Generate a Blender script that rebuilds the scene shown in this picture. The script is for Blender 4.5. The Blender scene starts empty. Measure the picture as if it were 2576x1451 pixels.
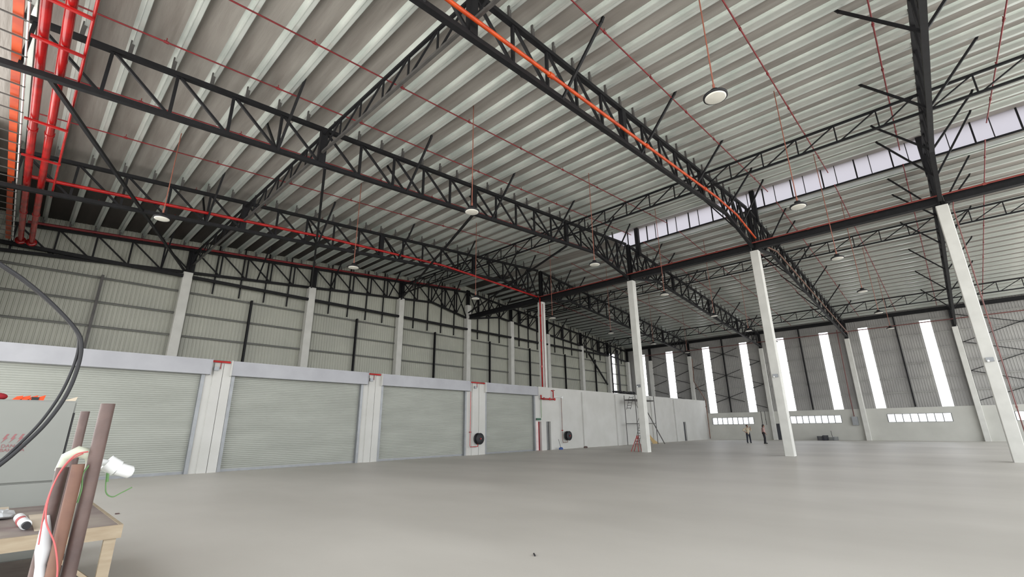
import bpy, bmesh, math, random
from mathutils import Vector, Matrix
random.seed(7)
sc = bpy.context.scene
COL = sc.collection

# ------------------------------------------------------------------ camera
YAW, PITCH, ROLL, FPX = 0.750892, 0.294455, -0.01202297, 1156.34
cy, sy, cp, sp = math.cos(YAW), math.sin(YAW), math.cos(PITCH), math.sin(PITCH)
fwd = Vector((cp * cy, cp * sy, sp)); rt = Vector((sy, -cy, 0.0)); up = rt.cross(fwd)
r2 = math.cos(ROLL) * rt + math.sin(ROLL) * up
u2 = -math.sin(ROLL) * rt + math.cos(ROLL) * up
cam = bpy.data.cameras.new('camera')
cam.sensor_fit = 'HORIZONTAL'; cam.sensor_width = 36.0; cam.lens = FPX / 2576.0 * 36.0
cam.clip_start = 0.05; cam.clip_end = 400
camo = bpy.data.objects.new('camera', cam); COL.objects.link(camo)
m = Matrix.Identity(4)
for i in range(3):
    m[i][0] = r2[i]; m[i][1] = u2[i]; m[i][2] = -fwd[i]
m[2][3] = 1.6
camo.matrix_world = m
sc.camera = camo

# ------------------------------------------------------------------ light
world = bpy.data.worlds.new('sky'); sc.world = world; world.use_nodes = True
wn = world.node_tree; wn.nodes.clear()
wo = wn.nodes.new('ShaderNodeOutputWorld'); wb = wn.nodes.new('ShaderNodeBackground')
wtc = wn.nodes.new('ShaderNodeTexCoord'); wsx = wn.nodes.new('ShaderNodeSeparateXYZ')
wr = wn.nodes.new('ShaderNodeValToRGB')
wr.color_ramp.elements[0].position = 0.47; wr.color_ramp.elements[0].color = (0.86, 0.84, 0.80, 1)
wr.color_ramp.elements[1].position = 0.70; wr.color_ramp.elements[1].color = (0.74, 0.77, 0.80, 1)
e_ = wr.color_ramp.elements.new(0.51); e_.color = (1.12, 1.13, 1.13, 1)
wm = wn.nodes.new('ShaderNodeMath'); wm.operation = 'MULTIPLY_ADD'; wm.inputs[1].default_value = 0.5; wm.inputs[2].default_value = 0.5
wn.links.new(wtc.outputs['Generated'], wsx.inputs[0]); wn.links.new(wsx.outputs['Z'], wm.inputs[0])
wn.links.new(wm.outputs[0], wr.inputs[0]); wn.links.new(wr.outputs[0], wb.inputs['Color'])
wb.inputs['Strength'].default_value = 2.15
wn.links.new(wb.outputs[0], wo.inputs[0])
try:
    world.cycles.sampling_method = 'MANUAL'; world.cycles.sample_map_resolution = 64
except Exception: pass
sc.view_settings.view_transform = 'Standard'; sc.view_settings.look = 'None'
sc.view_settings.gamma = 1.0; sc.view_settings.use_curve_mapping = False
sc.view_settings.exposure = 0.85
cyc = sc.cycles
cyc.max_bounces = 8; cyc.diffuse_bounces = 5; cyc.glossy_bounces = 3; cyc.transmission_bounces = 4
cyc.transparent_max_bounces = 8; cyc.caustics_reflective = False; cyc.caustics_refractive = False
cyc.use_denoising = True

# ------------------------------------------------------------------ materials
def lin(c):
    return tuple(((v / 255.0) / 12.92 if v / 255.0 <= 0.04045 else ((v / 255.0 + 0.055) / 1.055) ** 2.4) for v in c)
def mat(name, rgb, rough=0.6, metal=0.0, rgb2=None, scale=3.0, detail=4.0, lo=0.35, hi=0.65, stretch=None, bump=0.0, bscale=None, spec=None):
    mt = bpy.data.materials.new(name); mt.use_nodes = True
    nt = mt.node_tree; b = nt.nodes['Principled BSDF']
    b.inputs['Roughness'].default_value = rough; b.inputs['Metallic'].default_value = metal
    if spec is not None: b.inputs['Specular IOR Level'].default_value = spec
    b.inputs['Base Color'].default_value = lin(rgb) + (1,)
    tc = nt.nodes.new('ShaderNodeTexCoord'); mp = nt.nodes.new('ShaderNodeMapping')
    nt.links.new(tc.outputs['Object'], mp.inputs[0])
    if stretch: mp.inputs['Scale'].default_value = stretch
    n = nt.nodes.new('ShaderNodeTexNoise'); n.inputs['Scale'].default_value = scale; n.inputs['Detail'].default_value = detail
    nt.links.new(mp.outputs[0], n.inputs['Vector'])
    if rgb2 is None:
        rgb2 = tuple(v * 0.93 for v in rgb)
    r = nt.nodes.new('ShaderNodeValToRGB')
    r.color_ramp.elements[0].position = lo; r.color_ramp.elements[0].color = lin(rgb2) + (1,)
    r.color_ramp.elements[1].position = hi; r.color_ramp.elements[1].color = lin(rgb) + (1,)
    nt.links.new(n.outputs[0], r.inputs[0]); nt.links.new(r.outputs[0], b.inputs['Base Color'])
    if bump:
        n2 = nt.nodes.new('ShaderNodeTexNoise'); n2.inputs['Scale'].default_value = bscale or scale * 3; n2.inputs['Detail'].default_value = 3
        nt.links.new(mp.outputs[0], n2.inputs['Vector'])
        bp = nt.nodes.new('ShaderNodeBump'); bp.inputs['Strength'].default_value = bump; bp.inputs['Distance'].default_value = 0.05
        nt.links.new(n2.outputs[0], bp.inputs['Height']); nt.links.new(bp.outputs[0], b.inputs['Normal'])
    return mt
def panel_mat(name, rgb, transp, trans_w, gloss=0.05):
    mt = bpy.data.materials.new(name); mt.use_nodes = True
    nt = mt.node_tree; nt.nodes.clear()
    o = nt.nodes.new('ShaderNodeOutputMaterial')
    t = nt.nodes.new('ShaderNodeBsdfTransparent'); t.inputs[0].default_value = lin(rgb) + (1,)
    l = nt.nodes.new('ShaderNodeBsdfTranslucent'); l.inputs[0].default_value = lin(rgb) + (1,)
    mx = nt.nodes.new('ShaderNodeMixShader'); mx.inputs[0].default_value = 1 - transp
    nt.links.new(t.outputs[0], mx.inputs[1]); nt.links.new(l.outputs[0], mx.inputs[2])
    nt.links.new(mx.outputs[0], o.inputs[0])
    return mt
M = {}
M['floor'] = mat('concrete_floor', (208, 204, 196), 0.48, rgb2=(190, 186, 178), scale=0.25, detail=8, bump=0.02, bscale=14, stretch=(1, .5, 1), spec=0.5)
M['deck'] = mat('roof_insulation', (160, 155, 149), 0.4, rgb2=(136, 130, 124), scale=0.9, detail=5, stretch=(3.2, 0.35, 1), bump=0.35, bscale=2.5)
M['purlin'] = mat('galvanised_steel', (230, 234, 229), 0.3, metal=0.5, rgb2=(208, 215, 210), scale=1.2, stretch=(1, .5, 1))
M['black'] = mat('black_paint', (25, 25, 28), 0.6, rgb2=(18, 18, 21), scale=5, spec=.3)
M['grey_steel'] = mat('grey_steel', (84, 82, 80), 0.5, rgb2=(68, 66, 65), scale=3)
M['clad'] = mat('wall_cladding', (176, 177, 166), 0.5, rgb2=(166, 167, 157), scale=0.5)
M['clad_rear'] = mat('rear_cladding', (156, 155, 152), 0.5, rgb2=(145, 144, 142), scale=0.5)
M['white_wall'] = mat('painted_plaster', (197, 197, 194), 0.8, rgb2=(189, 189, 185), scale=0.7)
M['rear_low'] = mat('painted_blockwork', (196, 196, 190), 0.8, rgb2=(186, 186, 180), scale=0.6)
M['column'] = mat('painted_concrete', (210, 210, 205), 0.7, rgb2=(200, 200, 195), scale=1.5)
M['shutter'] = mat('shutter_slat', (158, 161, 154), 0.42, metal=0.1, rgb2=(148, 151, 144), scale=0.8, stretch=(.4, 1, 2))
M['hood'] = mat('shutter_hood', (160, 161, 166), 0.45, metal=0.15, rgb2=(150, 151, 156), scale=1.0)
M['guide'] = mat('guide_rail', (140, 143, 146), 0.4, metal=0.4)
M['red'] = mat('red_paint', (176, 26, 26), 0.2, rgb2=(140, 18, 20), scale=2)
M['redpipe'] = mat('thin_pipe_red', (132, 30, 36), 0.45, rgb2=(106, 26, 31), scale=2)
M['orange'] = mat('orange_pipe', (204, 78, 22), 0.4, rgb2=(170, 54, 18), scale=2)
M['orange_rod'] = mat('orange_conduit', (142, 86, 70), 0.5)
M['white'] = mat('white_plastic', (236, 238, 238), 0.4)
M['lens'] = mat('lamp_lens', (226, 224, 214), 0.3)
M['dark'] = mat('dark_rubber', (26, 26, 30), 0.6)
M['door_dark'] = mat('dark_door', (58, 60, 66), 0.6)
M['door_grey'] = mat('grey_door', (120, 122, 122), 0.6)
M['door_pink'] = mat('pale_pink_door', (226, 212, 210), 0.6)
M['doorway_dark'] = mat('doorway_shade_sheet', (20, 20, 24), 0.9)  # near-black sheet, the dark of the doorway put into its colour
M['cabinet'] = mat('grey_cabinet', (132, 134, 129), 0.45, rgb2=(127, 129, 124), scale=1)
M['wood'] = mat('pale_timber', (164, 150, 128), 0.7, rgb2=(148, 132, 110), scale=3, stretch=(1, 6, 6))
M['ply'] = mat('worn_plywood', (152, 142, 132), 0.75, rgb2=(122, 108, 106), scale=2.2, detail=8)
M['rust'] = mat('rusty_steel', (104, 84, 78), 0.5, rgb2=(76, 60, 57), scale=7, detail=8, bump=0.1)
M['rust2'] = mat('rust_brown_pipe', (124, 90, 72), 0.55, rgb2=(94, 64, 54), scale=7, detail=8)
M['paper'] = mat('paper', (196, 198, 200), 0.8)
M['fade'] = mat('faded_red_pipe', (118, 72, 68), 0.55, rgb2=(96, 60, 58), scale=2)
M['shadedeck'] = mat('shade_toned_roof', (58, 52, 49), 0.6, rgb2=(46, 42, 39), scale=0.9, detail=5, stretch=(3.2, .35, 1), bump=0.3, bscale=2.5)  # shade of the outer bay roof painted in as a darker deck colour
M['dimfloor'] = mat('bounce_cutting_floor', (84, 80, 76), 0.8, rgb2=(70, 67, 64), scale=.4)  # dark tone made up to cut light bouncing onto the outer bay roof
M['redbeam'] = mat('dull_red_pipe', (136, 54, 46), 0.55, rgb2=(112, 46, 40), scale=2)
M['girt'] = mat('dull_galvanised', (104, 105, 100), 0.5, rgb2=(92, 93, 89), scale=1)
M['girt2'] = mat('pale_galvanised', (160, 160, 156), 0.5, rgb2=(146, 146, 142), scale=1)
M['frame'] = mat('window_frame', (120, 122, 122), 0.5)
M['card'] = mat('cardboard', (206, 192, 172), 0.8)
M['redcloth'] = mat('red_cloth', (150, 34, 44), 0.9)
M['orangecloth'] = mat('orange_cloth', (226, 84, 44), 0.9)
M['green'] = mat('green_wire', (92, 132, 78), 0.5)
M['signgreen'] = mat('sign_green', (44, 92, 70), 0.5)
M['pinkwire'] = mat('pink_wire', (190, 92, 92), 0.5)
M['pvc'] = mat('aged_pvc', (192, 196, 178), 0.45)
M['labelred'] = mat('label_red', (146, 96, 98), 0.7)
M['sand'] = mat('tan_timber', (196, 168, 120), 0.85)
M['blue'] = mat('blue_cloth', (60, 84, 140), 0.8)
M['skin'] = mat('skin', (150, 108, 86), 0.6)
M['hair'] = mat('hair', (34, 26, 26), 0.7)
M['shirt_beige'] = mat('beige_shirt', (198, 184, 160), 0.8)
M['shirt_mauve'] = mat('mauve_shirt', (168, 136, 132), 0.8)
M['trouser'] = mat('navy_trousers', (26, 28, 44), 0.8)
M['trouser2'] = mat('black_trousers', (24, 22, 30), 0.8)
M['glow'] = panel_mat('translucent_sheet', (252, 252, 254), 0.9, 0.1)
M['roofglow'] = panel_mat('monitor_sheet', (200, 198, 202), 0.02, 0.9)
M['glass'] = panel_mat('window_glass', (250, 252, 255), 0.95, 0.05)

# ------------------------------------------------------------------ mesh helpers
class MB:
    def __init__(s): s.v = []; s.f = []; s.sm = []
    def add(s, vs, fs, smooth=False):
        o = len(s.v); s.v += [tuple(v) for v in vs]; s.f += [tuple(o + i for i in f) for f in fs]; s.sm += [smooth] * len(fs); return s
    def box(s, x0, x1, y0, y1, z0, z1):
        if x0 > x1: x0, x1 = x1, x0
        if y0 > y1: y0, y1 = y1, y0
        if z0 > z1: z0, z1 = z1, z0
        vs = [(x0, y0, z0), (x1, y0, z0), (x1, y1, z0), (x0, y1, z0), (x0, y0, z1), (x1, y0, z1), (x1, y1, z1), (x0, y1, z1)]
        return s.add(vs, [(0, 3, 2, 1), (4, 5, 6, 7), (0, 1, 5, 4), (1, 2, 6, 5), (2, 3, 7, 6), (3, 0, 4, 7)])
    def hexa(s, b, t):
        return s.add(list(b) + list(t), [(0, 3, 2, 1), (4, 5, 6, 7), (0, 1, 5, 4), (1, 2, 6, 5), (2, 3, 7, 6), (3, 0, 4, 7)])
    def bar(s, p, q, w, h=None, ref=(0, 0, 1)):
        p = Vector(p); q = Vector(q); h = h or w
        d = (q - p).normalized(); r = Vector(ref)
        if abs(d.dot(r)) > 0.98: r = Vector((1, 0, 0)) if abs(d.x) < 0.9 else Vector((0, 1, 0))
        a = d.cross(r).normalized(); b = a.cross(d).normalized()
        c = [(-a * w - b * h) / 2, (a * w - b * h) / 2, (a * w + b * h) / 2, (-a * w + b * h) / 2]
        return s.hexa([p + k for k in c], [q + k for k in c])
    def tube(s, pts, r, n=10, cap=True):
        pts = [Vector(p) for p in pts]; rs = r if isinstance(r, (list, tuple)) else [r] * len(pts)
        rings = []; prev = None
        for i, p in enumerate(pts):
            d = (pts[min(i + 1, len(pts) - 1)] - pts[max(i - 1, 0)]).normalized()
            if prev is None:
                ref = Vector((0, 0, 1)) if abs(d.z) < 0.9 else Vector((1, 0, 0))
                a = d.cross(ref).normalized()
            else:
                a = (prev - d * prev.dot(d)).normalized()
            prev = a; b = d.cross(a)
            rings.append([p + (a * math.cos(2 * math.pi * k / n) + b * math.sin(2 * math.pi * k / n)) * rs[i] for k in range(n)])
        vs = [v for rg in rings for v in rg]; fs = []
        for i in range(len(rings) - 1):
            for k in range(n):
                fs.append((i * n + k, i * n + (k + 1) % n, (i + 1) * n + (k + 1) % n, (i + 1) * n + k))
        s.add(vs, fs, True)
        if cap:
            s.add(rings[0], [tuple(reversed(range(n)))]); s.add(rings[-1], [tuple(range(n))])
        return s
    def lathe(s, c, prof, n=24, axis=(0, 0, 1)):
        c = Vector(c); ax = Vector(axis).normalized()
        ref = Vector((1, 0, 0)) if abs(ax.x) < 0.9 else Vector((0, 1, 0))
        a = ax.cross(ref).normalized(); b = ax.cross(a)
        vs = []
        for r, h in prof:
            for k in range(n):
                t = 2 * math.pi * k / n
                vs.append(c + ax * h + (a * math.cos(t) + b * math.sin(t)) * r)
        fs = []
        for i in range(len(prof) - 1):
            for k in range(n):
                fs.append((i * n + k, (i + 1) * n + k, (i + 1) * n + (k + 1) % n, i * n + (k + 1) % n))
        fs.append(tuple(range(n))); L = (len(prof) - 1) * n; fs.append(tuple(L + k for k in reversed(range(n))))
        return s.add(vs, fs, True)
    def ellipsoid(s, c, r, n=14, mrow=10, rot=None):
        c = Vector(c); vs = []; fs = []
        for i in range(mrow + 1):
            th = math.pi * i / mrow
            for k in range(n):
                ph = 2 * math.pi * k / n
                v = Vector((r[0] * math.sin(th) * math.cos(ph), r[1] * math.sin(th) * math.sin(ph), r[2] * math.cos(th)))
                if rot: v = rot @ v
                vs.append(c + v)
        for i in range(mrow):
            for k in range(n):
                fs.append((i * n + k, (i + 1) * n + k, (i + 1) * n + (k + 1) % n, i * n + (k + 1) % n))
        return s.add(vs, fs, True)
    def prism(s, poly, z0, z1):
        n = len(poly); vs = [(x, y, z0) for x, y in poly] + [(x, y, z1) for x, y in poly]
        fs = [tuple(reversed(range(n))), tuple(range(n, 2 * n))] + [(i, (i + 1) % n, n + (i + 1) % n, n + i) for i in range(n)]
        return s.add(vs, fs)
    def build(s, name, m, parent=None, fix=True):
        o3 = Vector((0, 0, 0))
        p = parent
        while p is not None: o3 = o3 + p.location; p = p.parent
        me = bpy.data.meshes.new(name); me.from_pydata([tuple(Vector(v) - o3) for v in s.v], [], s.f); me.update()
        for pl, k in zip(me.polygons, s.sm): pl.use_smooth = k
        if fix:
            bm = bmesh.new(); bm.from_mesh(me); bmesh.ops.recalc_face_normals(bm, faces=bm.faces); bm.to_mesh(me); bm.free()
        if isinstance(m, str): m = M[m]
        me.materials.append(m)
        o = bpy.data.objects.new(name, me); COL.objects.link(o)
        if parent is not None: o.parent = parent
        return o
def tag(o, label, cat, group=None):
    o['label'] = label; o['category'] = cat
    if group: o['group'] = group
    return o
def thing(name, label, cat, loc=(0, 0, 0), group=None):
    o = bpy.data.objects.new(name, None); COL.objects.link(o); o.location = loc; o.empty_display_size = 0.1
    return tag(o, label, cat, group)
def struct(o):
    o['kind'] = 'structure'; return o
def clone(o, loc=None, parent=None):
    c = o.copy(); COL.objects.link(c)
    if parent is not None: c.parent = parent
    if loc is not None: c.location = loc
    return c
ORD = ['first', 'second', 'third', 'fourth', 'fifth', 'sixth', 'seventh', 'eighth', 'ninth', 'tenth', 'eleventh', 'twelfth',
       'thirteenth', 'fourteenth', 'fifteenth', 'sixteenth', 'seventeenth', 'eighteenth', 'nineteenth', 'twentieth']

# ------------------------------------------------------------------ geometry of the hall
S = 0.0865; XR = 28.9; XB = 59.6; XF = -2.4
def zt(x): return 11.97 + S * x if x <= XR else 11.97 + S * XR - S * (x - XR)     # top chord centre
def zb(x): return zt(x) - 1.47
PUR = 0.42                                                       # purlin underside above chord centre
DECK = 0.68
YO, YP, YA, YB_, YC = 32.9, 23.8, 15.35, 7.0, -1.45
YR = -12.0
MX0, MX1 = 27.1, 30.75                                           # roof monitor opening

# floor
struct(MB().box(XF - 0.6, XB + 0.4, YR - 1, 23.0, -0.3, 0).build('floor', 'floor'))
struct(MB().box(XF - 0.6, XB + 0.4, 23.0, 33.6, -0.3, 0).build('floor_side', 'dimfloor'))

# ceiling
def deck_piece(mb, xa, xb, ya, yb):
    za, zc = zt(xa) + DECK, zt(xb) + DECK
    mb.hexa([(xa, ya, za), (xb, ya, zc), (xb, yb, zc), (xa, yb, za)], [(xa, ya, za + .05), (xb, ya, zc + .05), (xb, yb, zc + .05), (xa, yb, za + .05)])
MY1 = 16.35
dk = MB()
YS = 28.0
deck_piece(dk, XF - 4.5, MX0, YR, YS); deck_piece(dk, MX1, XB + .3, YR, YS)  # runs on past the front as an added overhang that blocks sky light
deck_piece(dk, MX0, XR, MY1, YS); deck_piece(dk, XR, MX1, MY1, YS)
struct(dk.build('ceiling', 'deck'))
dk = MB(); deck_piece(dk, XF - 4.5, XR, YS, 33.5); deck_piece(dk, XR, XB + .3, YS, 33.5)  # same added overhang outside the front end
struct(dk.build('ceiling_side', 'shadedeck'))

# purlins
def purlin_mb(x):
    z = zt(x) + PUR; s = 1 if x < XR else -1
    mb = MB()
    mb.box(x - .012, x + .012, YR, 33.2, z, z + .25)
    mb.box(min(x, x + s * .12), max(x, x + s * .12), YR, 33.2, z, z + .012); mb.box(min(x, x - s * .1), max(x, x - s * .1), YR, 33.2, z + .238, z + .25)
    mb.box(min(x + s * .11, x + s * .12), max(x + s * .11, x + s * .12), YR, 33.2, z, z + .035)
    return mb
CT = [6.1, 21.4, 36.4, 51.8]
CTN = ['first cross truss', 'second cross truss', 'third cross truss', 'fourth cross truss']
xs = []
x = -1.7
while x < XB - .3:
    if not (MX0 - .2 < x < MX1 + .2): xs.append(x)
    x += 1.025
xs += [MX0 - .12, MX1 + .12]; xs = sorted(xs)
proto = {}
cnt = {}
for x in xs:
    side = x < XR
    refs = [(-2.5, 'open front end of the hall')] + list(zip(CT, CTN)) + [(MX1, 'roof monitor')]
    ref = max([r for r in refs if r[0] < x])
    cnt[ref[1]] = cnt.get(ref[1], 0) + 1
    if side not in proto:
        px = 0.35 if side else 40.0
        mb = purlin_mb(px); r = bpy.data.objects.new('tmp', None); r.location = (px, 0, zt(px) + PUR)
        o = mb.build('roof_purlin', 'purlin', None)
        for v in o.data.vertices: v.co -= Vector((px, 0, zt(px) + PUR))
        bpy.data.objects.remove(r); proto[side] = o
    else:
        o = clone(proto[side])
    o.location = (x, 0, zt(x) + PUR)
    tag(o, 'galvanised roof purlin, %s one behind the %s' % (ORD[cnt[ref[1]] - 1], ref[1]), 'purlin', 'galvanised roof purlins')

for x_, w_ in ((27.9, 'before'), (29.9, 'behind')):
    s_ = 1 if x_ < XR else -1
    z_ = zt(x_) + PUR
    o = MB().box(x_ - .012, x_ + .012, 16.5, 33.2, z_, z_ + .25).box(min(x_, x_ + s_ * .12), max(x_, x_ + s_ * .12), 16.5, 33.2, z_, z_ + .012).build('roof_purlin', 'purlin')
    tag(o, 'short galvanised purlin just %s the ridge, starting past the roof monitor end' % w_, 'purlin', 'galvanised roof purlins')
# roof monitor (raised skylight along the ridge)
rm = thing('roof_monitor', 'raised roof monitor along the ridge glazed with white translucent sheet', 'skylight', ((MX0 + MX1) / 2, 2, zt(XR) + DECK))
zb_m = zt(MX1) + DECK + .02; zt_m = zb_m + 1.25
MB().box(MX0, MX0 + .02, YR, MY1, zb_m, zt_m).build('glazing_sheet', 'roofglow', rm)
MB().box(MX1 - .02, MX1, YR, MY1, zb_m, zt_m).build('glazing_sheet', 'roofglow', rm)
MB().box(MX0, MX1, MY1 - .02, MY1, zb_m, zt_m).build('glazing_sheet', 'roofglow', rm)
MB().hexa([(MX0 - .3, YR, zt_m), (XR, YR, zt_m + .2), (XR, MY1 + .3, zt_m + .2), (MX0 - .3, MY1 + .3, zt_m)],
          [(MX0 - .3, YR, zt_m + .05), (XR, YR, zt_m + .25), (XR, MY1 + .3, zt_m + .25), (MX0 - .3, MY1 + .3, zt_m + .05)]).build('roof_sheet', 'deck', rm)
MB().hexa([(XR, YR, zt_m + .2), (MX1 + .3, YR, zt_m), (MX1 + .3, MY1 + .3, zt_m), (XR, MY1 + .3, zt_m + .2)],
          [(XR, YR, zt_m + .25), (MX1 + .3, YR, zt_m + .05), (MX1 + .3, MY1 + .3, zt_m + .05), (XR, MY1 + .3, zt_m + .25)]).build('roof_sheet', 'deck', rm)
for xw in (MX0 + .06, MX1 - .06):
    MB().box(xw - .04, xw + .04, YR, MY1, zb_m - .03, zb_m + .06).build('sill_rail', 'black', rm)
    k = 0; y = -9.0; st0 = None
    while y < MY1:
        w = .035 if k % 2 else .018
        MB().box(xw - .03, xw + .03, y - w, y + w, zb_m, zt_m).build('stud', 'black', rm)
        k += 1; y += .68 if k % 2 else .95
for yy in (YA - .05, YB_ - .05, YC):
    MB().box(MX1 - .3, MX1 - .02, yy - .14, yy + .14, zt(MX1) - .3, zt_m).build('corner_post', 'black', rm)

# ------------------------------------------------------------------ rafter trusses
NODE = 1.53
def rafter(y, half, label, braces='both'):
    s = 1 if half == 0 else -1
    X = lambda u: XR - s * (XR - u) if half else u          # u measured on the front slope, mirrored for the rear slope
    t = thing('rafter_truss', label, 'truss', (X(10), y, zt(10)), 'lattice rafter trusses')
    u0 = -1.9 if half == 0 else XR - (XB - .57 - XR)
    P = lambda u, z: (X(u), y, z)
    MB().bar(P(u0, zt(u0)), P(XR - .14, zt(XR - .14)), .16, .14).build('top_chord', 'black', t)
    uh = 24.6
    MB().bar(P(u0, zb(u0)), P(uh, zb(uh)), .16, .15).bar(P(uh, zb(uh)), P(XR - .2, 11.85), .16, .15).build('bottom_chord', 'black', t)
    pv = pd = None
    n = 0; k = -1
    base = 0.0
    while True:
        u = base + NODE * k
        if u > uh + .3: break
        if u >= u0 - .01:
            if pv is None:
                mbv = MB().bar(P(u, zb(u)), P(u, zt(u)), .085); pv = (mbv.build('web_post', 'black', t), u)
            else:
                c = clone(pv[0], None, t); c.location = (X(u) - X(pv[1]), 0, S * (u - pv[1]))
            un = u + NODE
            if un <= uh + .2:
                if pd is None:
                    mbd = MB().bar(P(u, zt(u)), P(un, zb(un)), .075); pd = (mbd.build('web_diagonal', 'black', t), u)
                else:
                    c = clone(pd[0], None, t); c.location = (X(u) - X(pd[1]), 0, S * (u - pd[1]))
        k += 1
    def zlow(u): return zb(uh) + (11.85 - zb(uh)) * (u - uh) / (XR - .2 - uh)
    for u in (26.05, 27.45):
        MB().bar(P(u, zlow(u)), P(u, zt(u)), .1).build('web_post', 'black', t)
    for a, b in ((24.6, 26.05), (26.05, 27.45), (27.45, 28.74)):
        MB().bar(P(a, zt(a)), P(b, zlow(b)), .085).build('web_diagonal', 'black', t)
        MB().bar(P(b, zt(b)), P(a, zlow(a)), .07).build('web_diagonal', 'black', t)
    # purlin cleats
    pc = None
    for x in xs:
        if (x < XR) != (half == 0): continue
        if pc is None:
            pc = (MB().bar((x, y, zt(x)), (x, y, zt(x) + PUR + .12), .07, .1).build('purlin_cleat', 'grey_steel', t), x)
        else:
            c = clone(pc[0], None, t); c.location = (x - pc[1], 0, zt(x) - zt(pc[1]))
    # gusset plates
    for u in (6.12, 13.75, 21.4):
        MB().box(X(u) - .13, X(u) + .13, y - .09, y + .09, zb(u) + .05, zt(u)).build('splice_plate', 'black', t)
    # fly braces to the purlins
    for u in (4.6, 9.85, 14.95, 20.05, 24.4, 26.5):
        for sd in (-1, 1):
            if braces == 'inner' and sd > 0: continue
            zz = zb(u) if u < uh else zlow(u)
            MB().bar((X(u), y + sd * .05, zz), (X(u), y + sd * 1.6, zt(u) + PUR - .02), .075).bar((X(u), y + sd * 1.6, zt(u) + PUR - .04), (X(u), y + sd * 1.68, zt(u) + PUR + .12), .075).build('fly_brace', 'black', t)
    return t
names = {YO: 'against the ribbed outer wall', YP: 'above the roller shutter wall', YA: 'on the column beside the scaffold tower',
         YB_: 'on the middle column between the two people', YC: 'on the column with the red riser'}
names[YB_] = 'with the orange pipe along its lower chord'
for y in (YO, YP, YA, YB_, YC):
    rafter(y, 0, 'black lattice truss of the front roof slope, ' + names[y], 'inner' if y == YO else 'both')
    nm = {YB_: 'in line with the orange piped truss'}.get(y, names[y])
    rafter(y, 1, 'black lattice truss of the rear roof slope, ' + nm, 'inner' if y == YO else 'both')

# cross trusses
bays = [(YP, YO, 'over the space behind the shutters'), (YA, YP, 'in the bay beside the shutter wall line'), (YB_, YA, 'in the bay in front of the scaffold tower'),
        (YC, YB_, 'in the bay between orange pipe and red riser'), (-9.9, YC, 'in the bay past the red riser')]
for ci, cx in enumerate(CT):
    for (ya, yb, bn) in bays:
        t = thing('cross_truss', '%s, light black lattice %s' % (CTN[ci], bn), 'truss', (cx, ya, zt(cx)), 'light cross trusses')
        ztc = zt(cx) - .22; n = 6; w = (yb - ya) / n; zbc = ztc - .78
        MB().bar((cx, ya + .08, ztc), (cx, yb - .08, ztc), .085).build('top_chord', 'black', t)
        MB().bar((cx, ya + .08, zbc), (cx, yb - .08, zbc), .085).build('bottom_chord', 'grey_steel' if cx < 10 else 'black', t)
        pv = pd = None
        for i in range(n):
            y0 = ya + i * w + (.2 if i == 0 else 0)
            if i > 0:
                if pv is None: pv = (MB().bar((cx, y0, zbc), (cx, y0, ztc), .05).build('web_post', 'black', t), y0)
                else:
                    c = clone(pv[0], None, t); c.location = (0, y0 - pv[1], 0)
            MB().bar((cx, y0, ztc), (cx, ya + (i + 1) * w - .1, zbc), .05).build('web_diagonal', 'black', t)

# ------------------------------------------------------------------ concrete columns
def column(x, y, top, label, group, w=.46, capz=None, light=False, cat='column'):
    t = thing('concrete_column', label, cat, (x, y, 0), group)
    h = w / 2; c = .025
    poly = [(x - h + c, y - h), (x + h - c, y - h), (x + h, y - h + c), (x + h, y + h - c), (x + h - c, y + h), (x - h + c, y + h), (x - h, y + h - c), (x - h, y - h + c)]
    MB().prism(poly, 0, top).build('shaft', 'column', t)
    if capz:
        MB().box(x - .15, x + .15, y - .15, y + .15, top, top + .04).box(x - .13, x + .13, y - .012, y + .012, top + .04, capz).box(x - .13, x - .11, y - .13, y + .13, top + .04, capz).box(x + .11, x + .13, y - .13, y + .13, top + .04, capz).build('steel_stub', 'black', t)
    if light:
        MB().box(x - h - .07, x - h, y - .13, y + .13, 4.12, 4.3).build('junction_box', 'guide', t)
        MB().lathe((x - h - .07, y + .07, 4.16), [(.02, 0), (.05, .02), (.05, .06), (.01, .07)], 12, (-1, 0, -.3)).build('lamp_head', 'white', t)
    return t
column(29.1, YA, 11.65, 'white square column standing alone beside the scaffold tower', 'free standing columns', capz=zt(XR), light=True)
column(29.1, YB_, 11.65, 'white square column rising beside the two standing people', 'free standing columns', capz=zt(XR), light=True)
column(29.1, YC, 11.65, 'white square column with the red riser pipe beside it', 'free standing columns', capz=zt(XR), light=True)
column(29.1, YP, 11.7, 'white column rising from the shutter wall with a red pipe on it', 'free standing columns', capz=zt(XR))
EC = [5.95, 13.6, 21.25, XR, 35.0, 41.1, 47.8, 54.0, 59.1]
for i, ex in enumerate(EC):
    column(ex, YO, zb(ex) + (-.05 if ex < XR - 1 or ex > XR + 1 else .1), 'white column at the ribbed outer wall, %s counted from the front' % ORD[i], 'outer wall columns', w=.5, capz=zt(ex) + .2)
RC = [(29.5, 'behind the shutter wall'), (24.05, 'in the corner of the white inner wall'), (15.45, 'beside the dark rear door'), (7.05, 'beside the grey hose cabinet'), (-1.35, 'between a row of eight panes and crossed bracing'), (-9.9, 'last toward the open side')]
for y, d in RC:
    column(XB - .28, y, 10.2, 'white rear wall column ' + d, 'rear wall columns', w=.42, capz=zt(XB) + .2)

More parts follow.
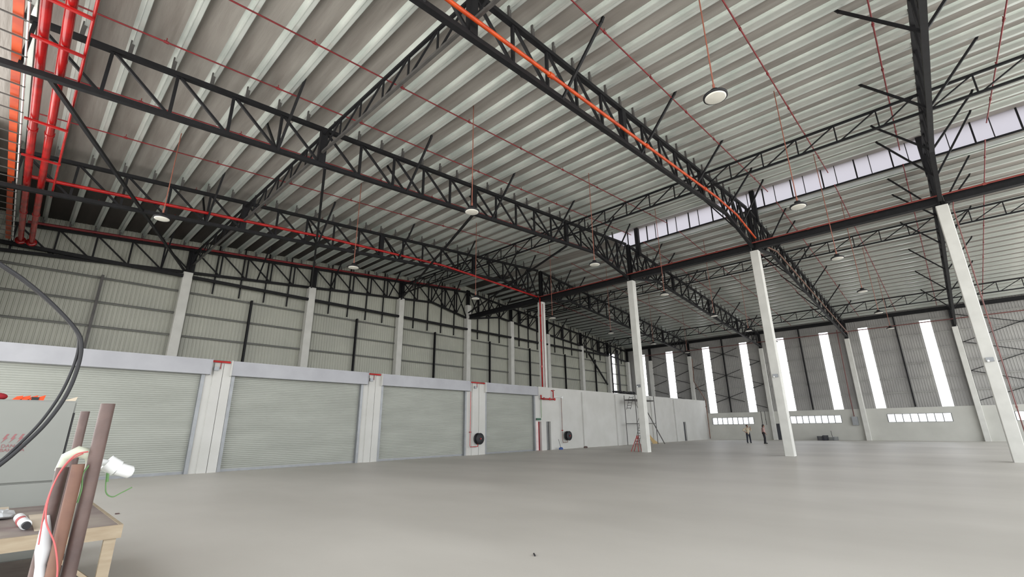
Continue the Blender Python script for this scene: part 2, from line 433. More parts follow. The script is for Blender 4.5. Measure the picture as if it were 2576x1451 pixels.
# ridge beam over the free standing columns
def ibeam(mb, y0, y1, x, z0, z1, w=.3):
    mb.box(x - w / 2, x + w / 2, y0, y1, z0, z0 + .03).box(x - w / 2, x + w / 2, y0, y1, z1 - .03, z1).box(x - .015, x + .015, y0, y1, z0, z1)
for ya, yb, d in ((YP, YO, 'from outer wall to shutter wall'), (YA, YP, 'from shutter wall to the scaffold side column'), (YB_, YA, 'beside the scaffold side column'), (YC, YB_, 'between orange pipe and red riser'), (-9.9, YC, 'past the red riser')):
    mb = MB(); ibeam(mb, ya + .14, yb - .14, XR, 11.7 if ya != YP else 11.7, 12.12)
    tag(mb.build('tie_beam', 'black'), 'deep black steel beam tying the columns, ' + d, 'beam', 'deep tie beams')
# eave beam at the rear wall
mb = MB(); ibeam(mb, YR, 33.2, XB - .45, zt(XB) + .05, zt(XB) + .4, .2)
tag(mb.build('eave_beam', 'black'), 'long black beam under the eave of the rear wall', 'beam')

# ------------------------------------------------------------------ outer ribbed wall
def ribbed_y(mb, xa, xb, y, z0, ztop, pitch=.2, depth=.035, inward=-1):
    x = xa; n = int(round((xb - xa) / pitch)); pitch = (xb - xa) / n
    prof = []
    for i in range(n):
        x = xa + i * pitch
        prof += [(x, 0), (x + pitch * .62, 0), (x + pitch * .72, 1), (x + pitch * .9, 1)]
    prof.append((xb, 0))
    vs = []
    for px, d in prof:
        yy = y + inward * depth * d
        vs += [(px, yy, z0), (px, yy, ztop(px))]
    fs = [(2 * i, 2 * i + 2, 2 * i + 3, 2 * i + 1) for i in range(len(prof) - 1)]
    mb.add(vs, fs)
def ribbed_x(mb, ya, yb, x, z0, z1, pitch=.2, depth=.02):
    n = max(1, int(round((yb - ya) / pitch))); pitch = (yb - ya) / n; prof = []
    for i in range(n):
        y = ya + i * pitch
        prof += [(y, 0), (y + pitch * .62, 0), (y + pitch * .72, 1), (y + pitch * .9, 1)]
    prof.append((yb, 0)); vs = []
    for py, d in prof:
        vs += [(x - depth * d, py, z0), (x - depth * d, py, z1)]
    mb.add(vs, [(2 * i, 2 * i + 2, 2 * i + 3, 2 * i + 1) for i in range(len(prof) - 1)])
top = lambda x: zt(x) + DECK
YW = 33.25
wl = MB()
ES = [(50.2, 51.2), (55.0, 56.3)]
edges = [XF] + [v for p in ES[1:] for v in p] + [XB + .2]
ribbed_y(wl, XF, 55.0, YW, 0, top); ribbed_y(wl, 56.3, XB + .2, YW, 0, top)
wl.add([(55.0, YW, 0), (56.3, YW, 0), (56.3, YW, 5.2), (55.0, YW, 5.2)], [(0, 1, 2, 3)])
wl.add([(55.0, YW, 11.2), (56.3, YW, 11.2), (56.3, YW, top(56.3)), (55.0, YW, top(55))], [(0, 1, 2, 3)])
struct(wl.build('wall_left', 'clad', fix=False))
w1 = struct(MB().box(55.0, 56.3, YW - .01, YW + .01, 5.2, 11.2).build('window_1', 'glow'))
# girts, posts, tie beam, studs on the outer wall
GN = {10.0 - .15: 'topmost', 8.5: 'second from the top', 7.16: 'third from the top', 5.82: 'lowest'}
bx = [XF] + EC
for z, nm in GN.items():
    for i in range(len(bx) - 1):
        a, b = bx[i] + (.25 if i else 0), bx[i + 1] - .25
        nmb = 'before the first outer column' if i == 0 else 'between %s and %s outer columns' % (ORD[i - 1], ORD[i])
        o = MB().box(a, b, YW - .19, YW - .04, z - .012, z + .012).box(a, b, YW - .19, YW - .178, z - .1, z).build('wall_girt', 'girt')
        tag(o, 'steel girt %s %s' % (nm, nmb), 'girt', 'outer wall girts')
for i in range(len(bx) - 1):
    a, b = bx[i], bx[i + 1]; mx = (a + b) / 2 if i else 2.15
    nmb = 'before the first outer column' if i == 0 else 'between %s and %s outer columns' % (ORD[i - 1], ORD[i])
    mb = MB(); mb.box(mx - .06, mx + .06, YW - .38, YW - .36, 0, 9.95).box(mx - .06, mx + .06, YW - .22, YW - .2, 0, 9.95).box(mx - .01, mx + .01, YW - .36, YW - .22, 0, 9.95)
    tag(mb.build('wall_post', 'black' if i else 'grey_steel'), 'slim dark post on the ribbed wall ' + nmb, 'post', 'outer wall posts')
    if i < 8:
        tag(MB().box(a + .25 if i else a, b - .25, YO - .32, YO - .14, 10.6, 10.78).build('tie_rail', 'black'), 'thin black tie beam on the outer wall ' + nmb, 'beam', 'outer wall tie beams')
    if i >= 1:
        n = 5 if b - a > 7 else 4
        for k in range(1, n):
            sx = a + (b - a) * k / n
            o = MB().box(sx - .035, sx + .035, YW - .16, YW - .07, 10.0, top(sx) - .05).build('wall_stud', 'black')
            tag(o, 'short black stud, %s above the tie beam %s' % (ORD[k - 1], nmb), 'stud', 'studs above the outer tie beam')
for a, b, lb in (((49.3, 10.55), (53.3, 6.9), 'sloping black brace on the outer wall before the bright panel'),):
    tag(MB().bar((a[0], YO - .1, a[1]), (b[0], YO - .1, b[1]), .16).build('wall_brace', 'black'), lb, 'brace')
for xx in (54.75, 56.55):
    tag(MB().box(xx - .09, xx + .09, YO - .1, YO + .1, 0, zt(xx) - .3).build('wall_mullion', 'black'), 'black upright %s the bright panel of the outer wall' % ('before' if xx < 55 else 'behind'), 'post')

# ------------------------------------------------------------------ front wall panel, added to keep light out of the outer bay
wf = MB(); y = 23.0
FS = []
for a, b in FS + [(33.25, 33.25)]:
    ribbed_x(wf, y, a, XF, 4.6, zt(XF) + DECK, depth=-.035)
    if b > a: wf.add([(XF, a, 0), (XF, b, 0), (XF, b, 3.05), (XF, a, 3.05)], [(0, 1, 2, 3)]); wf.add([(XF, a, 11.2), (XF, b, 11.2), (XF, b, zt(XF) + DECK), (XF, a, zt(XF) + DECK)], [(0, 1, 2, 3)])
    y = b
struct(wf.build('wall_front_blocker', 'clad', fix=False))
for i, (a, b) in enumerate(FS): struct(MB().box(XF - .01, XF + .01, a, b, 3.05, 11.2).build('window_%d' % (i + 20), 'glow'))
# ------------------------------------------------------------------ rear wall
RS = [(30.4, 31.2), (26.35, 27.3), (21.5, 22.38), (17.0, 17.85), (13.0, 13.85), (8.65, 9.5), (5.15, 5.95), (.2, 1.02), (-11.2, -10.4)]
rs = sorted(RS)
ztopB = zt(XB) + DECK
wr_ = MB(); y = YR
for a, b in rs:
    ribbed_x(wr_, y, a, XB, 3.05, ztopB)
    wr_.add([(XB, a, 11.2), (XB, b, 11.2), (XB, b, ztopB), (XB, a, ztopB)], [(0, 1, 2, 3)])
    y = b
ribbed_x(wr_, y, YW, XB, 3.05, ztopB)
struct(wr_.build('wall_rear', 'clad_rear', fix=False))
WN = [(17.5, 22.2), (9.02, 13.73), (.55, 5.22), (-8.2, -3.49)]
mb = MB(); y = YR
segs = sorted(WN)
D0, D1 = 14.42, 15.3
def lowwall(mb, a, b, z0, z1): mb.box(XB - .12, XB + .12, a, b, z0, z1)
lowwall(mb, YR, YW, 2.47, 3.05)
for a, b in segs:
    lowwall(mb, y, a, 1.72, 2.47); y = b
lowwall(mb, y, YW, 1.72, 2.47)
# below the windows with a door opening
lowwall(mb, YR, D0, 0, 1.72); lowwall(mb, D1, YW, 0, 1.72)
struct(mb.build('wall_rear_base', 'rear_low'))
# the small piece over the door is solid up to 2.05
for i, (a, b) in enumerate(WN):
    fr = MB(); fr.box(XB - .14, XB + .1, a, b, 1.7, 1.74).box(XB - .14, XB + .1, a, b, 2.45, 2.49)
    n = 8
    for k in range(n + 1):
        yy = a + (b - a) * k / n; fr.box(XB - .13, XB + .09, yy - .035, yy + .035, 1.72, 2.47)
    w = struct(fr.build('window_%d' % (i + 2), 'frame'))
    MB().box(XB - .01, XB + .01, a + .02, b - .02, 1.74, 2.45).build('glass_pane', 'glass', w)
for i, (a, b) in enumerate(rs):
    w = struct(MB().box(XB - .01, XB + .01, a, b, 3.05, 11.2).build('window_%d' % (i + 6), 'glow'))
d = struct(MB().box(XB + .02, XB + .08, D0, D1, 0, 2.05).build('door_1', 'door_dark'))
MB().box(XB - .1, XB - .02, D0 + .1, D0 + .16, .95, 1.08).build('door_handle', 'guide', d)
# rear girts and posts and bracing
for gz, nm in ((11.25, 'topmost'), (9.92, 'second from the top'), (8.52, 'third from the top'), (7.18, 'fourth from the top'), (5.84, 'second from the bottom'), (4.5, 'lowest')):
    gm = MB(); y = YR
    for a, b in (rs if gz < 11.2 else []) + [(33.0, 33.0)]:
        gm.box(XB - .16, XB - .04, y, a, gz - .012, gz + .012).box(XB - .16, XB - .15, y, a, gz - .08, gz); y = b
    tag(gm.build('rear_girt', 'girt2'), '%s pale steel girt running along the rear wall' % nm, 'girt', 'rear wall girts')
for py, nm in ((2.9, 'above the row of panes next to the red riser column'), (11.35, 'above the row of panes behind the middle column'), (19.8, 'above the row of panes next to the corner')):
    tag(MB().box(XB - .32, XB - .17, py - .06, py + .06, 3.1, 11.9).build('rear_post', 'black'), 'slim black post ' + nm, 'post', 'rear wall posts')
def xrod(yc, wi_, wo0, wo1, lb, zs=(10.05, 7.45, 4.8), sl=.33):
    """rods radiating from the nodes of the middle post: inner pair to the strip edges, outer pair on to the columns"""
    t = thing('wall_bracing', lb, 'brace', (XB - .25, yc, 3.2), 'crossed bracing on the rear wall')
    for z in zs:
        for sy_ in (-1, 1):
            for sz_ in (-1, 1):
                if wi_ > .1: MB().bar((XB - .25, yc, z), (XB - .25, yc + sy_ * wi_, z + sz_ * sl * wi_), .055).build('rod', 'black', t)
                if wo1 > wo0: MB().bar((XB - .25, yc + sy_ * wo0, z + sz_ * sl * wo0), (XB - .25, yc + sy_ * wo1, z + sz_ * sl * wo1), .055).build('rod', 'black', t)
xrod(19.8, 1.7, 2.75, 4.0, 'crossed black bracing around the slim post of the corner bay')
xrod(26.8, -.0 + .02, .6, 2.5, 'crossed black bracing seen over the inner wall', (10.0, 7.6, 5.4))
xrod(-5.6, 4.0, 4.0, 4.0, 'crossed black bracing in the bay past the red riser column')

# ------------------------------------------------------------------ shutter wall
FY = 22.75
wi = MB()
DP = [(26.8, 27.46), (28.03, 28.56), (52.35, 53.0)]
def seg(a, b, z0=0, z1=4.53, ya=FY + .05, yb=FY + .3): wi.box(a, b, ya, yb, z0, z1)
last = 26.72
for a, b in DP:
    seg(last, a); seg(a, b, 2.03); last = b
seg(last, XB - .1)
for px, pw in ((33.0, .5), (38.4, .8), (45.1, .5), (50.45, .5)):
    wi.box(px - pw / 2, px + pw / 2, FY - .08, FY + .06, 0, 4.4)
wi.box(26.72, XB - .1, FY + .04, FY + .32, 4.53, 4.57)
PIL = [(5.42, 6.42), (12.72, 13.8), (20.0, 21.62)]
for a, b in PIL:
    wi.box(a, b, FY + .02, FY + .35, 0, 4.42)
    wi.box(a + .28 * (b - a), a + .62 * (b - a), FY - .05, FY + .03, 0, 4.4)
    wi.box(a + .64 * (b - a), b - .02, FY - .05, FY + .03, 0, 4.4)
wi.box(XF, 26.72, FY + .34, FY + .5, 3.85, 4.5)
struct(wi.build('wall_inner', 'white_wall'))
def shutter(a, b, lb):
    t = thing('roller_shutter', lb, 'shutter', ((a + b) / 2, FY, 0), 'grey roller shutters')
    # curtain of curved slats
    mbc = MB(); z = .06; vs = []; prof = []
    while z < 3.95:
        prof += [(0, z), (.008, z + .02), (.01, z + .04), (.008, z + .06)]; z += .08
    yy = FY + .16
    for d_, zz in prof: vs += [(a + .05, yy - d_, zz), (b - .05, yy - d_, zz)]
    mbc.add(vs, [(2 * i, 2 * i + 1, 2 * i + 3, 2 * i + 2) for i in range(len(prof) - 1)])
    mbc.build('curtain', 'shutter', t, fix=False)
    MB().box(a + .05, b - .05, yy - .03, yy + .03, 0, .1).build('bottom_bar', 'guide', t)
    for gx in (a, b - .13):
        MB().box(gx, gx + .13, FY - .02, FY + .2, 0, 3.92).build('guide_rail', 'guide', t)
    h = MB(); h.box(a - .08, b + .12, FY - .22, FY + .34, 3.9, 4.52); h.build('hood', 'hood', t)
    MB().box(a - .12, a - .08, FY - .24, FY + .34, 3.88, 4.54).build('end_plate', 'white_wall', t)
    MB().box(b + .12, b + .15, FY - .24, FY + .34, 3.88, 4.54).build('end_plate', 'hood', t)
shutter(XF, 5.42, 'wide grey roller shutter behind the electrical cabinet')
shutter(6.42, 12.72, 'grey roller shutter between the first two white piers')
shutter(13.8, 20.0, 'grey roller shutter just before the pier with the hose reel')
shutter(21.62, 26.72, 'grey roller shutter between hose reel pier and the pink door')
# doors
d2 = struct(MB().box(26.8, 27.12, FY + .08, FY + .12, .02, 2.03).build('door_2', 'door_pink'))
MB().box(27.12, 27.46, FY + .26, FY + .3, 0, 2.03).build('opening', 'redcloth', d2)
d3 = struct(MB().box(28.03, 28.33, FY + .12, FY + .16, .02, 2.03).build('door_3', 'door_grey'))
MB().box(28.33, 28.56, FY + .26, FY + .3, 0, 2.03).build('opening', 'doorway_dark', d3)
d4 = struct(MB().box(52.35, 53.0, FY + .2, FY + .26, .02, 2.03).build('door_4', 'door_dark'))

# fire pipework on the piers and the inner wall
def pipe_run(name, lb, cat, pts, r, m_, group=None, couplings=None, cname='coupling'):
    c = Vector(pts[0]); t = thing(name, lb, cat, c, group)
    MB().tube(pts, r, 10).build('pipe', m_, t)
    for q, ax in (couplings or []):
        q = Vector(q); ax = Vector(ax)
        MB().tube([q - ax * r * 1.6, q + ax * r * 1.6], r * 1.5, 10).build(cname, m_, t)
    return t
for i, (a, b) in enumerate(PIL):
    dsc = ['first white pier', 'second white pier', 'white pier with the hose reel'][i]
    t = thing('alarm_pipe', 'short red pipe across the top of the ' + dsc, 'pipe', (a, FY - .1, 4.46), 'red pipes on the piers')
    MB().tube([(a - .02, FY - .12, 4.46), (b - .16, FY - .12, 4.46)], .045, 10).build('pipe', 'red', t)
    xm = a + .5 * (b - a)
    MB().tube([(xm, FY - .1, 4.46), (xm, FY - .1, 4.16)], .018, 8).build('dropper', 'redpipe', t)
    MB().box(xm - .24, xm - .06, FY - .14, FY - .05, 4.08, 4.24).build('sounder_box', 'guide', t)
def hose_reel(cx, pipe_x, ztop, lb, m_):
    t = thing('hose_reel', lb, 'hose reel', (cx, FY - .2, .95), 'fire hose reels')
    MB().lathe((cx, FY - .34, .97), [(.1, 0), (.33, 0), (.35, .03), (.33, .06), (.24, .07), (.24, .2), (.33, .21), (.35, .24), (.33, .27), (.1, .27)], 28, (0, 1, 0)).build('drum', 'dark', t)
    MB().tube([(cx, FY - .4, .97), (cx, FY - .06, .97)], .04, 12).build('axle', 'red', t)
    mbh = MB()
    for k in range(4): 
        r = .26 + .022 * k
        pts = [(cx + r * math.cos(2 * math.pi * j / 28), FY - .2, .97 + r * math.sin(2 * math.pi * j / 28)) for j in range(29)]
        mbh.tube(pts, .015, 6)
    mbh.build('hose', 'dark', t)
    MB().tube([(cx - .1, FY - .2, .68), (cx - .1, FY - .2, .5), (cx - .3, FY - .2, .5), (pipe_x, FY - .12, .5), (pipe_x, FY - .1, .6), (pipe_x, FY - .1, ztop)], .022, 8).build('feed_pipe', m_, t)
    MB().box(pipe_x - .05, pipe_x + .05, FY - .15, FY - .05, 1.35, 1.41).build('valve', 'red', t)
hose_reel(20.92, 20.26, 3.88, 'black hose reel on the pier between two roller shutters', 'red')
hose_reel(30.38, 29.79, 3.82, 'black hose reel on the white wall past the grey door', 'rust2')
# riser on the shutter wall column
pipe_run('riser_pipe', 'tall red riser pipe down the face of the shutter wall column', 'pipe', [(28.78, YP - .12, 12.0), (28.78, YP - .12, 4.6), (28.78, FY - .12, 4.3), (28.78, FY - .12, 3.75)], .05, 'red', None,
         [((28.78, YP - .12, z), (0, 0, 1)) for z in (10.5, 8.4, 6.3)])
pipe_run('riser_pipe', 'thin red pipe beside the riser on the shutter wall column', 'pipe', [(28.95, YP - .27, 11.5), (28.95, YP - .27, 4.6), (28.95, FY - .15, 4.35)], .022, 'redpipe')
t = thing('valve_manifold', 'red valve manifold on the white wall above the doors', 'valve', (28.2, FY - .12, 3.7))
MB().tube([(27.3, FY - .12, 3.95), (27.3, FY - .12, 3.68), (28.85, FY - .12, 3.68)], .06, 10).build('pipe', 'red', t)
for vx in (27.5, 28.2, 28.8): MB().lathe((vx, FY - .2, 3.68), [(.02, 0), (.1, .02), (.1, .05), (.02, .07)], 14, (0, -1, 0)).build('handwheel', 'red', t)
tag(MB().tube([(27.35, FY - .06, 3.6), (27.35, FY - .06, 2.3)], .02, 8).build('drop_conduit', 'green'), 'thin dark conduit running down to the green exit sign', 'conduit')
tag(MB().box(26.8, 27.27, FY - .1, FY - .02, 2.13, 2.27).build('exit_sign', 'signgreen'), 'small green exit sign box above the pink door', 'sign')
tag(MB().tube([(29.0, FY - .02, 3.87), (30.0, FY - .02, 3.87)], .02, 8).box(29.95, 30.05, FY - .08, FY + .02, 3.8, 3.95).build('wall_tube_lamp', 'white'), 'thin white tube fitting on the wall above the grey door', 'lamp')
t = thing('floor_mop', 'blue mop with upright stick near the white wall', 'mop', (29.2, 22.4, 0))
MB().ellipsoid((29.2, 22.4, .06), (.2, .15, .12)).build('mop_head', 'blue', t); MB().tube([(29.2, 22.4, .1), (29.18, 22.6, .75)], .014, 8).build('stick', 'dark', t)
tag(MB().ellipsoid((32.3, 22.3, .06), (.22, .14, .09)).build('rag_heap', 'rust'), 'small dark rag heap at the foot of the white wall', 'rag')
# heap of black netting lying on top of inner wall
t = MB()
for k in range(14):
    xx = 38.4 + k * .27
    t.ellipsoid((xx, FY + .2 + random.uniform(-.05, .05), 4.72 + random.uniform(-.02, .03)), (random.uniform(.2, .34), .2, random.uniform(.08, .16)), 8, 6)
tag(t.build('netting_bundle', 'dark'), 'crumpled black netting lying on top of the white inner wall', 'netting')

# scaffold tower
t = thing('scaffold_tower', 'grey mobile scaffold tower standing against the white inner wall', 'scaffold', (40.4, 21.8, 0))
X0, X1, Y0, Y1 = 38.75, 42.35, 21.1, 22.2
for xx in (X0, X1):
    for yy in (Y0, Y1): MB().tube([(xx, yy, 0), (xx, yy, 4.35)], .035, 8).build('upright', 'grey_steel', t)
for z in (1.85, 3.9):
    for yy in (Y0, Y1): MB().tube([(X0, yy, z), (X1, yy, z)], .025, 8).build('rail', 'grey_steel', t)
    for xx in (X0, X1): MB().tube([(xx, Y0, z), (xx, Y1, z)], .025, 8).build('rail', 'grey_steel', t)
for xx in (X0 + .3,):
    MB().tube([(X0, Y0, 1.9), (X0 + 1.6, Y0, 3.6)], .02, 8).build('cross_brace', 'grey_steel', t)
    MB().tube([(X0, Y0, 3.6), (X0 + 1.6, Y0, 1.9)], .02, 8).build('cross_brace', 'grey_steel', t)
lad = MB(); lad.tube([(X0 + .3, Y0 + .2, .02), (X0 + 1.5, Y0 + .2, 1.8)], .02, 8).tube([(X0 + .3, Y0 + .6, .02), (X0 + 1.5, Y0 + .6, 1.8)], .02, 8)
for k in range(8): 
    f_ = (k + .5) / 8; lad.bar((X0 + .3 + 1.2 * f_, Y0 + .2, 1.8 * f_), (X0 + .3 + 1.2 * f_, Y0 + .6, 1.8 * f_), .05)
lad.build('stair', 'grey_steel', t)
lad = MB(); lad.tube([(X0 + .1, Y1 - .5, 3.1), (X0 + .8, Y1 - .5, 4.3)], .02, 8).tube([(X0 + .1, Y1 - .1, 3.1), (X0 + .8, Y1 - .1, 4.3)], .02, 8)
for k in range(5):
    f_ = (k + .5) / 5; lad.bar((X0 + .1 + .7 * f_, Y1 - .5, 3.1 + 1.2 * f_), (X0 + .1 + .7 * f_, Y1 - .1, 3.1 + 1.2 * f_), .04)
lad.build('ladder', 'grey_steel', t)
MB().box(X0, X1, Y0, Y1, 3.93, 3.98).build('deck_board', 'grey_steel', t)
tag(MB().tube([(42.6, 20.55, .02), (42.6, 22.3, 3.5)], .045, 8).build('leaning_pole', 'grey_steel'), 'long grey pole leaning from the floor toward the scaffold tower', 'pole')
t = thing('timber_stack', 'tan boards leaning in a wedge at the scaffold foot', 'timber', (43.6, 22.3, 0))
for k in range(4):
    MB().hexa([(43.0 + .32 * k, 21.9, 0), (43.3 + .32 * k, 21.9, 0), (43.3 + .32 * k, 21.95, 0), (43.0 + .32 * k, 21.95, 0)],
              [(43.0 + .3 * k, 22.6, 1.25 - .26 * k), (43.3 + .3 * k, 22.6, 1.25 - .26 * k), (43.3 + .3 * k, 22.65, 1.25 - .26 * k), (43.0 + .3 * k, 22.65, 1.25 - .26 * k)]).build('board', 'sand', t)
t = thing('folding_stand', 'small red folding stand at the foot of the scaffold side column', 'stand', (29.2, 16.2, 0))
for dx in (-.2, .2):
    MB().tube([(29.0 + dx, 16.3, .02), (29.1 + dx * .5, 15.9, 1.0)], .022, 8).build('leg', 'red', t)
    MB().tube([(29.0 + dx, 15.75, .02), (29.1 + dx * .5, 15.9, 1.0)], .022, 8).build('leg', 'red', t)
MB().tube([(28.95, 15.9, 1.0), (29.25, 15.9, 1.0)], .022, 8).build('hinge_bar', 'red', t)

# rear wall fittings
t = thing('hose_cabinet', 'grey hose cabinet on the rear wall under a red pipe', 'cabinet', (XB - .25, 7.87, 1.45))
MB().box(XB - .36, XB - .13, 7.62, 8.12, 1.46, 2.3).build('case', 'guide', t)
MB().box(XB - .38, XB - .36, 7.66, 8.08, 1.5, 2.26).build('door', 'guide', t)
pipe_run('drop_pipe', 'red drop pipe down to the grey hose cabinet', 'pipe', [(XB - .6, 7.72, 11.2), (XB - .5, 7.85, 4.5), (XB - .3, 7.87, 2.32)], .045, 'fade')
pipe_run('drop_pipe', 'thin pipe above the people beside the rear column, ending low', 'pipe', [(XB - .15, 16.6, 3.1), (XB - .15, 16.6, 1.45)], .03, 'grey_steel')
pipe_run('drop_pipe', 'thin pipe with a valve close to the rear door', 'pipe', [(XB - .145, 16.2, 3.1), (XB - .145, 16.2, 1.6)], .025, 'grey_steel', None, [((XB - .16, 16.2, 2.2), (0, 0, 1))], 'valve')
pipe_run('drop_pipe', 'long red pipe down the corner of rear and inner walls', 'pipe', [(XB - .5, 23.6, 9.8), (XB - .5, 23.75, 7), (XB - .5, 22.55, 4.6), (XB - .5, 22.6, .1)], .05, 'rust2')
pipe_run('wall_main', 'faint red pipe running along the top of the rear wall', 'pipe', [(XB - .7, -11, 10.9), (XB - .7, 31, 10.9)], .05, 'fade')
t = thing('crate_stack', 'low stack of dark crates on the floor at the rear wall', 'crate', (58.6, 10.6, 0))
for yy, hh, m_ in ((11.1, .42, 'door_dark'), (10.6, .5, 'trouser'), (10.1, .3, 'door_grey'), (9.75, .36, 'guide')):
    cb = MB()
    for k in range(4): cb.box(58.4, 58.9, yy - .22, yy + .22, .02 + k * hh / 4, .02 + k * hh / 4 + hh / 6)
    for cxx in (58.42, 58.86):
        for cyy in (yy - .2, yy + .18): cb.box(cxx, cxx + .03, cyy, cyy + .03, 0, hh)
    cb.build('crate', m_, t)
tag(MB().tube([(58.5, 9.95, 0), (58.6, 10.02, .95)], .02, 8).build('upright_stick', 'dark'), 'thin dark stick standing among the crates at the rear wall', 'stick')

# ------------------------------------------------------------------ overhead pipes
PY = [(-3.65, 'past the truss carrying the red riser'), (-.55, 'beside the truss over the red riser column'), (2.5, 'between the orange pipe truss and the red riser'), (5.5, 'just before the orange pipe truss'), (8.5, 'just past the orange pipe truss'),
      (11.7, 'midway in the bay before the scaffold side column'), (14.45, 'beside the truss of the scaffold side column'), (18.1, 'first of the two between scaffold column and shutter wall'), (21.0, 'second of the two between scaffold column and shutter wall'), (24.3, 'above the shutter wall truss'), (28.4, 'over the space behind the shutters')]
for y, d in PY:
    t = thing('sprinkler_pipe', 'thin red sprinkler pipe, ' + d, 'pipe', (0, y, zt(0) + .3), 'thin red sprinkler pipes')
    r = .024
    MB().tube([(-1.5, y, zt(-1.5) + .3), (XR - .9, y, zt(XR - .9) + .3)], r, 8).build('pipe', 'redpipe', t)
    MB().tube([(XR + .9, y, zt(XR + .9) + .3), (XB - 1.4, y, zt(XB - 1.4) + .3)], r, 8).build('pipe', 'redpipe', t)
    x = 1.0
    while x < XB - 2:
        if abs(x - XR) > 1.6:
            z = zt(x) + .3
            MB().tube([(x - .06, y, z), (x + .06, y, z)], r * 1.7, 8).tube([(x, y, z), (x, y, z + .14)], .012, 6).build('sprinkler_head', 'redpipe', t)
        x += 3.06
pipe_run('fire_main', 'thick orange pipe along the lower chord of a truss', 'pipe', [(-1.5, 6.72, zb(-1.5) + .26), (22.5, 6.72, zb(22.5) + .26), (25.5, 6.72, zb(24) + .2), (28.6, 6.72, 12.3)], .055, 'orange', 'fire mains',
         [((x, 6.72, zb(x) + .26), (1, 0, S)) for x in (3, 9, 15, 21)])
pipe_run('fire_main', 'rear run of rust orange pipe continuing past the middle column', 'pipe', [(29.4, 6.72, 12.2), (33.5, 6.72, zb(33.5) + .2), (58.5, 6.72, zb(58.5) + .2)], .05, 'rust2', 'fire mains')
pipe_run('fire_main', 'thick red pipe along the truss over the shutter wall', 'pipe', [(-1.2, 23.66, zb(-1.2) + .47), (10, 23.66, zb(10) + .47), (18.5, 23.66, zb(18.5) + .2), (28.4, 23.66, 12.05)], .07, 'red', 'fire mains')
pipe_run('fire_main', 'dark red pipe along the truss at the outer wall', 'pipe', [(-1.2, 32.5, zt(-1.2) + .05), (27.5, 32.5, zt(27.5) + .05)], .07, 'redpipe', 'fire mains')
pipe_run('fire_main', 'red pipe following the deep tie beam over the columns', 'pipe', [(28.5, 23.6, 12.02), (28.5, -9.5, 12.02)], .04, 'redbeam', 'fire mains', [((28.5, y, 12.02), (0, 1, 0)) for y in (20, 17, 12, 9, 4, 1, -3)])
pipe_run('riser_pipe', 'rust red riser pipe running down beside the lone column', 'pipe', [(29.0, YC - .5, 12.0), (29.0, YC - .36, 11.4), (29.0, YC - .36, 0.05)], .025, 'fade', None, [((29.0, YC - .36, z), (0, 0, 1)) for z in (10.6, 9.4, 8.2, 7, 5.8, 4.6, 3.4, 2.2)])

# fire mains, rack and cable tray along the front end, resting on the truss lower chords
ZR = 10.47
for xx, d in ((-1.22, 'closer to the cable tray'), (-.84, 'on the side toward the hall')):
    t = thing('header_pipe', 'fat glossy red header pipe across the front end, ' + d, 'pipe', (xx, 20, ZR + .22), 'fat red header pipes')
    MB().tube([(xx, 9.0, ZR + .22), (xx, 31.8, ZR + .22)], .105, 20).build('pipe', 'red', t)
    for y in (11.2, 19.2, 27.4): MB().tube([(xx, y - .07, ZR + .22), (xx, y + .07, ZR + .22)], .125, 20).build('coupling', 'red', t)
    MB().lathe((xx, 31.8, ZR + .22), [(.1, 0), (.2, 0), (.2, .05), (.05, .06)], 20, (0, 1, 0)).build('end_flange', 'red', t)
t = thing('pipe_rack', 'red rack of crossbars carrying the fat header pipes', 'rack', (-.9, 20, ZR))
MB().tube([(-.44, 9.5, ZR + .13), (-.5, 24.5, ZR + .13)], .035, 10).build('edge_rail', 'red', t)
for y in (10.4, 12.4, 14.0, 18.3, 21.0, 24.0):
    MB().bar((-1.4, y, ZR + .06), (-.44, y, ZR + .06), .07, .06).build('crossbar', 'red', t)
t = thing('cable_tray', 'white ladder cable tray with bright orange duct in the corner', 'cable tray', (-1.6, 20, ZR))
MB().bar((-1.46, 8.5, ZR + .1), (-1.46, 31.5, ZR + .1), .03, .1).build('side_rail', 'white', t)
MB().bar((-1.95, 8.5, ZR + .1), (-1.95, 31.5, ZR + .1), .03, .1).build('side_rail', 'white', t)
y = 9.0
while y < 31: MB().bar((-1.95, y, ZR + .05), (-1.42, y, ZR + .05), .03, .03).build('rung', 'grey_steel', t); y += .75
MB().bar((-1.62, 8.5, ZR + .13), (-1.62, 31.5, ZR + .13), .17, .08).build('duct', 'orange', t)

# horizontal roof bracing
for a, b, d in (((-1.0, YA, 10.4), (5.7, 32.6, 11.0), 'from the front end to the first outer column'), ((6.3, YA, 10.95), (13.45, 32.6, 11.6), 'from the first cross truss to the second outer column'),
                ((13.7, YA, 11.6), (21.1, 32.6, 12.2), 'from the mid splice to the third outer column'), ((21.4, YA, 12.2), (28.7, 32.6, 12.3), 'from the second cross truss to the fourth outer column')):
    tag(MB().bar(a, b, .1).build('roof_brace', 'black'), 'long black bracing bar running level ' + d, 'brace', 'level roof bracing bars')

